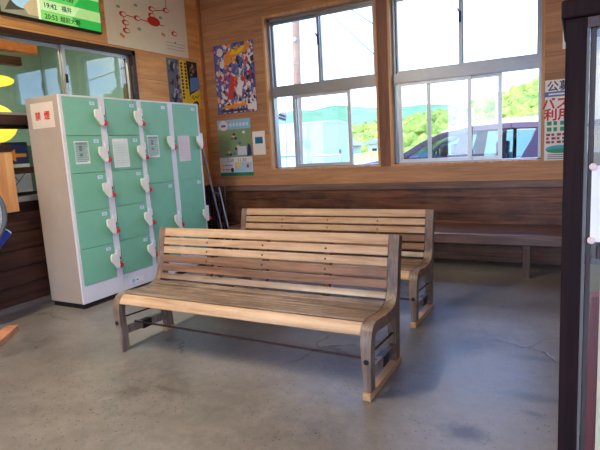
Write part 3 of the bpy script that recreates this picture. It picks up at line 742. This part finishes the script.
# glass display cabinet
CX0, CX1, CY0, CY1, CT = 4.165, 5.15, -3.70, -3.28, 1.567
k = thing('display_cabinet', 'dark wooden glass fronted display cabinet at right edge', 'cabinet', (CX0, CY0, 0)); ro = Vector(k.location)
b = MB(); b.box(CX0-.012, CX1+.012, CY0-.012, CY1+.012, CT, CT+.05); P(b, 'top', DARK_TZ, k, .006)
for x in (CX0, CX1-.052):
    for y in (CY0, CY1-.05):
        b = MB(); b.box(x, x+.052, y, y+.05, 0, CT); P(b, 'post', DARK_TZ, k, .003)
b = MB(); RAILW = wood('cabinet_rail', (84, 60, 56), (54, 38, 36), 'X', .4)
for (ya, za, zb_) in ((CY0+.005, CT-.03, CT), (CY0+.005, 0, .10), (CY1-.045, 0, .1)):
    b = MB(); b.box(CX0+.052, CX1-.052, ya, ya+.04, za, zb_); P(b, 'rail', RAILW, k, .002)
GREYW = wood('cabinet_door_wood', (74, 62, 60), (46, 38, 38), 'Z', .45, 1)
b = MB(); x0, x1 = CX0+.0545, CX1-.0545
b.box(x0+.008, x0+.022, CY0+.008, CY0+.038, .10, CT-.03); b.box(x1-.036, x1, CY0+.008, CY0+.038, .10, CT-.03)
b.box(x0+.036, x1-.036, CY0+.008, CY0+.038, .885, .925); dr = P(b, 'door', GREYW, k, .002)
b = MB(); b.box(x0, x1, CY0+.024, CY0+.029, .10, CT-.03); P(b, 'pane', GLASS, dr)
b = MB(); b.box(x0-.0015, x0+.005, CY0+.004, CY0+.022, .1, CT-.03); P(b, 'edge_strip', plain('dull_strip', (104, 98, 96), .5), dr)
b = MB(); b.box(CX0+.05, CX1-.05, CY1-.04, CY1-.025, .05, CT); P(b, 'back_panel', plain('olive_board', (134, 130, 104), .6), k)
for z in (.10, .86, 1.27):
    b = MB(); b.box(CX0+.055, CX1-.055, CY0+.05, CY1-.045, z, z+.018); P(b, 'shelf', GREYW, k)
nt_ = thing('pinned_notice', 'white notice held by pink magnets on the cabinet door', 'notice', (4.4, CY0, .945)); ro = Vector(nt_.location)
b = MB(); b.box(4.238, 4.50, CY0+.0035, CY0+.0065, .937, 1.158); b.box(4.262, 4.48, CY0+.0028, CY0+.0035, 1.10, 1.115, 1); b.box(4.262, 4.46, CY0+.0028, CY0+.0035, 1.02, 1.03, 1); P(b, 'sheet', [PAPER, INK], nt_)
PINKM = plain('pink_magnet', (224, 196, 190), .4)
for z in (1.155, .942):
    b = MB(); b.tube([(4.241, CY0+.003, z), (4.241, CY0-.008, z)], .0105, 16); P(b, 'magnet', PINKM, nt_, .003, True)
s = Sheet(.5, .26, PAPER, .002); s.rect(.02, .17, .3, .24, INK_RED); s.rect(.02, .10, .4, .15, INK_BLUE); s.rect(.02, .03, .4, .07, PO)
o = s.place('printed_card', (4.248, CY1-.14, 1.291), (1, 0, 0), (0, 0, 1)); tag(o, 'printed card with red and blue bars standing inside the glass cabinet', 'card')
o = MB().box(4.270, 4.75, CY0+.06, CY0+.075, .120, .850).build('cream_board', wood('cream_board_wood', (240, 224, 184), (226, 204, 160), 'Z', .5)); tag(o, 'tall cream board standing inside the cabinet lower compartment', 'board')
b = MB(); b.prism([(4.236, .120), (4.30, .120), (4.30, .76), (4.250, .74)], lambda p, q, t: (p, t, q), CY0+.10, CY0+.16); o = b.build('red_binder', plain('dark_red_cloth', (132, 34, 44), .6)); tag(o, 'dark red binder leaning behind the cream board in the cabinet', 'binder')

# office lamps seen through the ticket window
LAMP = plain('yellow_lamp_paper', (240, 204, 66), .6, emit=.9)
for (x, y, z, rx, rz, lb) in ((-.6, -2.36, 2.035, .15, .05, 'flat yellow lamp shade hanging inside the office, upper one'), (-.86, -2.27, 1.66, .20, .19, 'round yellow paper lantern hanging inside the office, lower one')):
    l_ = thing('hanging_lamp', lb, 'lamp', (x, y, z)); n = 10
    MB().lathe([(max(.004, rx*math.sin(math.pi*i/n)), -rz*math.cos(math.pi*i/n)) for i in range(n+1)], 20).build('lamp_shade', LAMP, l_, 0, True)
    MB().tube([(0, 0, rz), (0, 0, ZC-z)], .004, 6).build('cord', BLACK, l_, 0, True)
struct(MB().box(-.68, -.56, -4.5, -1.92, 2.33, 2.43).build('trim_5', PINE_T))
struct(MB().box(-.66, -.58, -4.5, -2.09, 2.20, 2.28).build('trim_6', DARK_TY))
cu = thing('filing_cabinet', 'teal cabinet inside the office seen through the ticket window', 'cabinet', (-1.3, -1.9, 0))
MB().box(-.3, .3, -.5, .5, 0, 1.45).build('body', plain('teal_steel', (66, 112, 104), .5), cu, .01)
s = Sheet(.24, .46, PAPER, .002); s.rect(0, .27, .24, .46, PN); s.poly([(.02, .34), (.12, .40), (.12, .36), (.22, .36), (.22, .33), (.12, .33), (.12, .29)], PO); s.line(.05, .05, .2, .2, .006, INK); s.line(.05, .2, .12, .12, .006, INK)
o = s.place('window_notice', (-.125, -2.70, .985), (0, 1, 0), (0, 0, 1)); tag(o, 'paper notice with orange arrow standing inside the ticket window', 'notice')
# ------------------------------------------------------------------ outside
GZ = -.12
GRASS = foliage('field_grass', (140, 144, 58), (178, 176, 88), .35)
ASPH = plain('pale_asphalt', (150, 148, 144), .8, 0, .1)
b = MB(); b.box(-250, 120, 8, 260, GZ-.5, GZ-.02); o = b.build('ground_field', GRASS); o['kind'] = 'structure'
b = MB(); b.box(-60, 60, .16, 8, GZ-.5, GZ); o = b.build('ground_yard', ASPH); o['kind'] = 'structure'
b = MB(); b.box(X1+.15, 60, -40, .16, GZ-.5, GZ); b.box(-60, X1+.15, -40, Y0-.15, GZ-.5, GZ); o = b.build('ground_forecourt', ASPH); o['kind'] = 'structure'

# utility pole
r_ = thing('utility_pole', 'tall brownish utility pole outside the window beside the posters', 'pole', (-2.93, 8, GZ)); ro = Vector(r_.location)
b = MB(); b.tube([(-3.05, 8, GZ), (-2.72, 8, 9)], [.125, .10], 14); P(b, 'shaft', plain('pole_concrete', (150, 112, 92), .7), r_, 0, True)
b = MB(); b.tube([(-2.88, 7.86, 4.28), (-2.88, 8.14, 4.28)], .06, 10); P(b, 'band', STEEL, r_, 0, True)
b = MB(); b.tube([(-3.25, 7.85, 3.96), (-2.90, 7.85, 3.62)], .014, 6); P(b, 'step_bolt', STEEL, r_, 0, True)
for i, (za, zb, sag) in enumerate(((6.0, 2.08, .10), (6.15, 2.436, .06))):
    pts = []; e = (2.36, .2, zb); st = (-2.68, 7.86, za)
    for j in range(17):
        t = j/16; pts.append(tuple(st[a]+(e[a]-st[a])*t - (sag*4*t*(1-t) if a == 2 else 0) for a in range(3)))
    o = MB().tube(pts, .008, 6).build('overhead_cable', BLACK, smooth=True); tag(o, ['lower dark cable dropping from the utility pole to the window mullion', 'upper dark cable dropping from the utility pole to the window mullion'][i], 'cable')

# white shed
SH = plain('white_metal_sheet', (176, 188, 202), .5, 0, .02)
r_ = thing('storage_shed', 'white metal shed with gently curved roof outside the left window', 'shed', (-2.68, 9, GZ)); ro = Vector(r_.location)
b = MB(); b.box(-4.6, -2.68, 9.0, 11.25, GZ, 1.98); P(b, 'body', SH, r_)
n = 12; arc = [(9+2.25*i/n, 1.98+.10*math.sin(math.pi*i/n)) for i in range(n+1)]
b = MB(); b.prism([(9, 1.97)]+arc+[(11.25, 1.97)], lambda p, q, t: (t, p, q), -4.62, -2.66); P(b, 'roof', SH, r_)
b = MB(); b.box(-2.68, -2.66, 10.2, 10.32, 1.0, 1.12); P(b, 'vent', CHROME, r_)

# signal post
r_ = thing('railway_signal', 'slim signal post with dark barred round head, outside beside the utility pole', 'signal', (-3.62, 8.3, GZ)); ro = Vector(r_.location)
b = MB(); b.tube([(-3.66, 8.3, GZ), (-3.52, 8.3, 3.0)], .024, 8); P(b, 'post', plain('grey_pole_paint', (150, 150, 152), .5), r_, 0, True)
b = MB(); b.tube([(-3.64, 8.28, 2.22), (-3.64, 8.24, 2.22)], .14, 18); P(b, 'head', plain('signal_grey', (118, 118, 126), .5), r_)
b = MB(); b.bar((-3.75, 8.23, 2.29), (-3.53, 8.23, 2.21), .02, .055); P(b, 'stripe', BLACK, r_); b = MB(); b.bar((-3.75, 8.23, 2.19), (-3.53, 8.23, 2.11), .02, .055); P(b, 'stripe', BLACK, r_)
b = MB(); b.box(-3.66, -3.54, 8.24, 8.29, 1.45, 1.65); P(b, 'box', plain('signal_box_grey', (170, 172, 176), .5), r_)

# railings
def rail(nm, lb, pts, z, m, step=.6):
    r_ = thing(nm, lb, 'railing', (*pts[0], GZ)); o_ = Vector(r_.location)
    tr = lambda b: setattr(b, 'v', [tuple(Vector(p)-o_) for p in b.v])
    a, c = Vector((*pts[0], 0)), Vector((*pts[1], 0)); d = (c-a); k = max(1, int(d.length/step))
    for zz in (z, z-.35):
        b = MB(); b.tube([a+Vector((0, 0, zz)), c+Vector((0, 0, zz))], .022, 8); tr(b); b.build('rail', m, r_, 0, True)
    for i in range(k+1):
        p = a+d*i/k; b = MB(); b.tube([(p.x, p.y, GZ), (p.x, p.y, z)], .02, 8); tr(b); b.build('post', m, r_, 0, True)
rail('handrail', 'beige handrail outside in front of the white shed', ((-1.1, 5), (-.35, 5)), 1.05, plain('beige_pipe', (196, 176, 156), .5), 1.2)
rail('handrail', 'blue handrail outside below the slim signal post', ((-2.3, 5.0), (-1.45, 5.0)), 1.07, plain('blue_pipe', (80, 130, 210), .5), .45)

# parked hatchback: side profile swept across its width with shaped glazing
def car():
    r_ = thing('car', 'purple maroon hatchback parked close outside the window near the cabinet', 'car', (0, 0, GZ)); ro_ = Vector(r_.location)
    CG = glass('car_glass', (.66, .78, .80))
    PAINT = plain('plum_paint', (100, 84, 106), .25, .2, .03, spec=.7)
    tr = lambda b: setattr(b, 'v', [tuple(Vector(p)-ro_) for p in b.v])
    yn, yf = 2.20, 3.86
    # lower body
    low = [(.62, .15), (.55, .45), (.60, .80), (.95, .98), (1.72, 1.09), (2.1, .965), (3.9, .99), (4.55, 1.02), (4.66, .75), (4.66, .3), (4.5, .12)]
    low = [(x, z+GZ+.05) for x, z in low]
    b = MB(); b.prism(low, lambda p, q, t: (p, t, q), yn, yf); tr(b); b.build('body', PAINT, r_, .04, True)
    # greenhouse: outer profile and roof, leaning in towards the roof
    base = [(1.72, .93), (2.18, 1.20), (2.50, 1.325), (2.90, 1.385), (3.4, 1.395), (3.9, 1.375), (4.3, 1.30), (4.55, .95)]
    ins = lambda z: (z-.9)*.32
    def side(y, sgn, pts, d0, d1, nm, m, bev=0):
        b = MB(); b.prism(pts, lambda p, q, t: (p, y+sgn*(ins(q)+t), q), d0, d1); tr(b); return b.build(nm, m, r_, bev, True)
    # roof skin
    b = MB(); k = len(base); vs = []
    for x, z in base: 
        for j in range(7):
            t = j/6; y0 = yn+ins(z); y1 = yf-ins(z); vs.append((x, y0+(y1-y0)*t, z + (.045*math.sin(math.pi*t) if z > 1.1 else 0)))
    fs = [(i*7+j, i*7+j+1, (i+1)*7+j+1, (i+1)*7+j) for i in range(2, k-2) for j in range(6)]
    nv = len(vs); vs += [(p[0], p[1], p[2]-.03) for p in vs]; fs += [tuple(nv+q for q in f) for f in fs]
    b.add(vs, fs); tr(b); b.build('roof', PAINT, r_, 0, True)
    b = MB(); vs = []
    for x, z in base[:3]:
        for j in range(7): t = j/6; y0 = yn+ins(z)+.05; y1 = yf-ins(z)-.05; vs.append((x+.01, y0+(y1-y0)*t, z-.01))
    b.add(vs, [(i*7+j, i*7+j+1, (i+1)*7+j+1, (i+1)*7+j) for i in range(2) for j in range(6)]); tr(b); b.build('windscreen', CG, r_, 0, True)
    for y, sg in ((yn, 1), (yf, -1)):
        # roof rail / A pillar strip
        path = base[:7]
        b = MB()
        for (xa, za), (xb, zb) in zip(path, path[1:]): b.bar((xa, y+sg*ins(za), za), (xb, y+sg*ins(zb), zb), .06, .085)
        tr(b); b.build('roof_rail', PAINT, r_, .01)
        b = MB(); q = [(2.58, .90), (2.80, .90), (2.90, 1.35), (2.74, 1.35)]; side(y, sg, q, -.005, .035, 'pillar', plain('pillar_plum', (92, 66, 84), .4))
        side(y, sg, [(3.26, .9), (3.32, .9), (3.34, 1.36), (3.29, 1.36)], -.005, .035, 'pillar', BLACK)
        side(y, sg, [(3.50, .9), (4.55, .95), (4.3, 1.30), (3.72, 1.38), (3.66, 1.20)], -.008, .04, 'quarter_panel', PAINT, .01)
        side(y, sg, [(1.80, .92), (2.58, .9), (2.74, 1.33), (2.52, 1.29), (2.2, 1.16)], .012, .017, 'door_glass', CG)
        side(y, sg, [(2.80, .9), (3.26, .9), (3.29, 1.34), (2.90, 1.34)], .012, .017, 'door_glass', CG)
        side(y, sg, [(3.32, .9), (3.50, .9), (3.66, 1.20), (3.70, 1.33), (3.34, 1.34)], .012, .017, 'quarter_glass', CG)
    for x in (2.35, 3.15):
        for y in (2.62, 3.4):
            b = MB(); b.box(x, x+.14, y-.22, y+.22, .5, 1.0); b.box(x+.02, x+.11, y-.1, y+.1, 1.0, 1.18); tr(b); b.build('seat', plain('car_seat_cloth', (96, 104, 112), .8), r_, .03)
    b = MB(); b.prism([(1.76, .9), (2.15, .9), (2.12, 1.0), (1.95, 1.04), (1.8, 1.0)], lambda p, q, t: (p, t, q), yn+.1, yf-.1); tr(b); b.build('dashboard', plain('dash_grey', (60, 84, 90), .7), r_, .02)
    b = MB(); b.tube([(2.08+.14*math.sin(a)*.3, 3.4+.18*math.cos(a), .93+.18*math.sin(a)) for a in (6.283*i/20 for i in range(20))], .016, 8, 0, True); tr(b); b.build('steering_wheel', BLACK, r_, 0, True)
    for x in (1.25, 3.85):
        for y in (yn+.02, yf-.2):
            b = MB(); b.tube([(x, y-.03, GZ+.30), (x, y+.18, GZ+.30)], .30, 24); tr(b); b.build('wheel', BLACK, r_, .03, True)
    b = MB(); b.box(2.02, 2.16, yn-.16, yn-.02, .93, 1.03); tr(b); b.build('wing_mirror', PAINT, r_, .02)
car()

# pale wall across the road and slim poles
o = MB().prism([(.3, GZ), (14, GZ), (14, 1.9), (1.3, 1.78), (.3, 1.52)], lambda p, q, t: (p, t, q), 11.8, 12.1).build('concrete_wall', plain('sunlit_concrete', (214, 212, 208), .8)); tag(o, 'long pale concrete wall beyond the car at the foot of the wooded hill', 'wall')
for x, y, z1, lb in ((-.33, 30, 4.05, 'taller slim white pole before the wooded hill'), (-1.80, 30, 3.1, 'shorter slim white pole with crossbars before the wooded hill')):
    r_ = thing('slim_pole', lb, 'pole', (x, y, GZ)); MB().tube([(0, 0, 0), (0, 0, z1-GZ)], .09, 8).build('shaft', SH, r_, 0, True)
    if z1 < 4: MB().box(-.4, .4, -.05, .05, 2.3, 2.4).box(-.3, .3, -.05, .05, 1.8, 1.9).build('crossbar', SH, r_)

# houses in the valley
def house(x, y, w_, d_, h_, lb):
    r_ = thing('house', lb, 'house', (x, y, GZ))
    MB().box(-w_/2, w_/2, -d_/2, d_/2, 0, h_).build('walls', SH, r_)
    MB().prism([(-w_/2-.4, h_), (0, h_+w_*.3), (w_/2+.4, h_)], lambda p, q, t: (p, t, q), -d_/2-.4, d_/2+.4).build('roof', plain('slate_roof', (120, 128, 140), .6), r_)
    MB().box(-w_*.2, w_*.1, -d_/2-.05, -d_/2, h_*.4, h_*.75).build('window', BLACK, r_)
house(-8.7, 31, 1.1, 1.4, 1.35, 'small pale house at the foot of the woods, further from the car')
house(-11.6, 32, 1.6, 1.6, 1.3, 'pale house at the foot of the woods beside the white shed')
house(-17.5, 31, 3, 2, 1.6, 'pale house far off left of the white shed')

# wooded hills: a ground form and its tree crowns
FOR = foliage('forest_leaves', (88, 114, 48), (158, 174, 80), .9)
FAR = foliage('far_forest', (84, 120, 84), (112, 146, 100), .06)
def hump(name, pts, y0, y1, m, nseg=10):
    b = MB(); vs = []; k = len(pts)
    for i in range(nseg+1):
        t = i/nseg; y = y0+(y1-y0)*t; e = math.sin(t*math.pi/2)
        for x, z in pts: vs.append((x*(1+.0*t)+0, y, GZ-.2+(z-GZ)*e + random.uniform(-.1, .1)))
    b.add(vs, [(i*k+j, i*k+j+1, (i+1)*k+j+1, (i+1)*k+j) for i in range(nseg) for j in range(k-1)])
    o = b.build(name, m, smooth=True); o['kind'] = 'structure'; return o
def ridge(x):   # crest height of the near wooded hill at y=62
    pts = [(-40, 2.2), (-26, 3.2), (-16.8, 4.4), (-12, 5.0), (-7.2, 5.5), (-3.8, 6.3), (-1.7, 7.0), (.7, 7.7), (8, 9.8), (25, 12.4), (60, 14.5)]
    for (a, b_), (c, d) in zip(pts, pts[1:]):
        if x <= c: return b_+(d-b_)*max(0, (x-a))/(c-a)
    return 14.5
xs = [-40+2*i for i in range(51)]
hump('bank_grass', [(-16, .2), (-12, .7), (-9, .95), (-7, .85), (-5, 1.0), (-3.4, .8), (-2, .3)], 14, 20, GRASS, 8)
hump('hill_wooded', [(x, ridge(x)-1.0) for x in xs], 34, 64, FOR, 8)
far = [(-120, 11), (-100, 13), (-88, 15.5), (-80, 14.8), (-72, 16), (-62, 14.5), (-50, 13), (-40, 13.5), (-25, 12), (0, 10)]
hump('hill_far', [(x*1.0, z*1.0) for x, z in far], 120, 170, FAR, 6)
import bmesh
ico = bmesh.new(); bmesh.ops.create_icosphere(ico, subdivisions=2, radius=1); iv = [v.co.copy() for v in ico.verts]; iff = [tuple(v.index for v in f.verts) for f in ico.faces]; ico.free()
def crowns(name, spots, m, lb):
    b = MB()
    for (x, y, z, r) in spots:
        ph = [random.uniform(0, 6) for _ in range(3)]
        b.add([(x+v.x*r*(1+.22*math.sin(5*v.y+ph[0])), y+v.y*r*(1+.22*math.sin(5*v.z+ph[1])), z+v.z*r*1.15*(1+.2*math.sin(6*v.x+ph[2]))) for v in iv], iff)
    o = b.build(name, m, smooth=True); tag(o, lb, 'trees', kind='stuff'); return o
sp = []
for i in range(2300):
    x = random.uniform(-36, 59); t = random.random(); y = 35+29*t; e = math.sin(t*math.pi/2)
    sp.append((x, y, GZ-.2+(ridge(x)-1.0-GZ)*e+random.uniform(-.2, .5), random.uniform(.4, .9)))
crowns('forest_canopy', sp, FOR, 'dense sunlit green woodland covering the hill beyond the car')

# ------------------------------------------------------------------ light
wd = bpy.data.worlds.new('sky'); S.world = wd; wd.use_nodes = True; nt = wd.node_tree; bg = nt.nodes['Background']
tc = N(nt, 'ShaderNodeTexCoord'); sx = N(nt, 'ShaderNodeSeparateXYZ'); L(nt, tc.outputs['Generated'], sx.inputs[0])
g = ramp(nt, [(.0, (.66, .84, 1.12, 1)), (.2, (.36, .62, 1.18, 1)), (1, (.12, .34, 1.1, 1))]); L(nt, sx.outputs['Z'], g.inputs[0])
mp = N(nt, 'ShaderNodeMapping'); mp.inputs['Scale'].default_value = (1, 1, 2.6); L(nt, tc.outputs['Generated'], mp.inputs['Vector'])
cn = noise(nt, mp.outputs[0], 3.2, 8, .58, .3); cr = ramp(nt, [(.48, (0, 0, 0, 1)), (.66, (1, 1, 1, 1))]); L(nt, cn.outputs[0], cr.inputs[0])
L(nt, mixc(nt, cr.outputs[0], g.outputs[0], (1.0, .99, .97, 1)), bg.inputs['Color'])
bg.inputs['Strength'].default_value = 3.4
sl = bpy.data.lights.new('sun', 'SUN'); sl.energy = 2.6; sl.angle = .01; sl.color = (1, .95, .86)
so = bpy.data.objects.new('sun', sl); C.objects.link(so); so.rotation_euler = Vector((.38, .72, -.85)).to_track_quat('-Z', 'Y').to_euler()

# fill lights shaped as ceiling fixtures, added out of view to brighten room and office
for (x, y, lb, e) in ((2.0, -2.4, 'added fill light under the ceiling above the benches, out of view', 5), (1.5, -4.6, 'added fill light under the ceiling over the entrance side, out of view', 72), (4.9, -5.6, 'added fill light under the ceiling above the viewer side, out of view', 4), (-1.6, -2.6, 'added fill light under the ticket office ceiling, out of view', 75)):
    r_ = thing('ceiling_fill', lb, 'lamp', (x, y, ZC-.09), 'added ceiling fill lights')
    MB().box(-.08, .08, -.6, .6, .03, .09).build('housing', WHITE_PL, r_)
    MB().tube([(0, -.58, .012), (0, .58, .012)], .016, 10).build('tube', plain('fill_tube', (255, 226, 180), .4, emit=5), r_, 0, True)
    al = bpy.data.lights.new('fill_light', 'AREA'); al.shape = 'RECTANGLE'; al.size = .12; al.size_y = 1.16; al.energy = e; al.color = (1, .87, .68)
    ao = bpy.data.objects.new('fill_light', al); C.objects.link(ao); ao.parent = r_; ao.location = (0, 0, -.012)
S.cycles.use_denoising = True
S.cycles.max_bounces = 10
S.cycles.diffuse_bounces = 5
S.cycles.transparent_max_bounces = 16
S.cycles.sample_clamp_indirect = 8
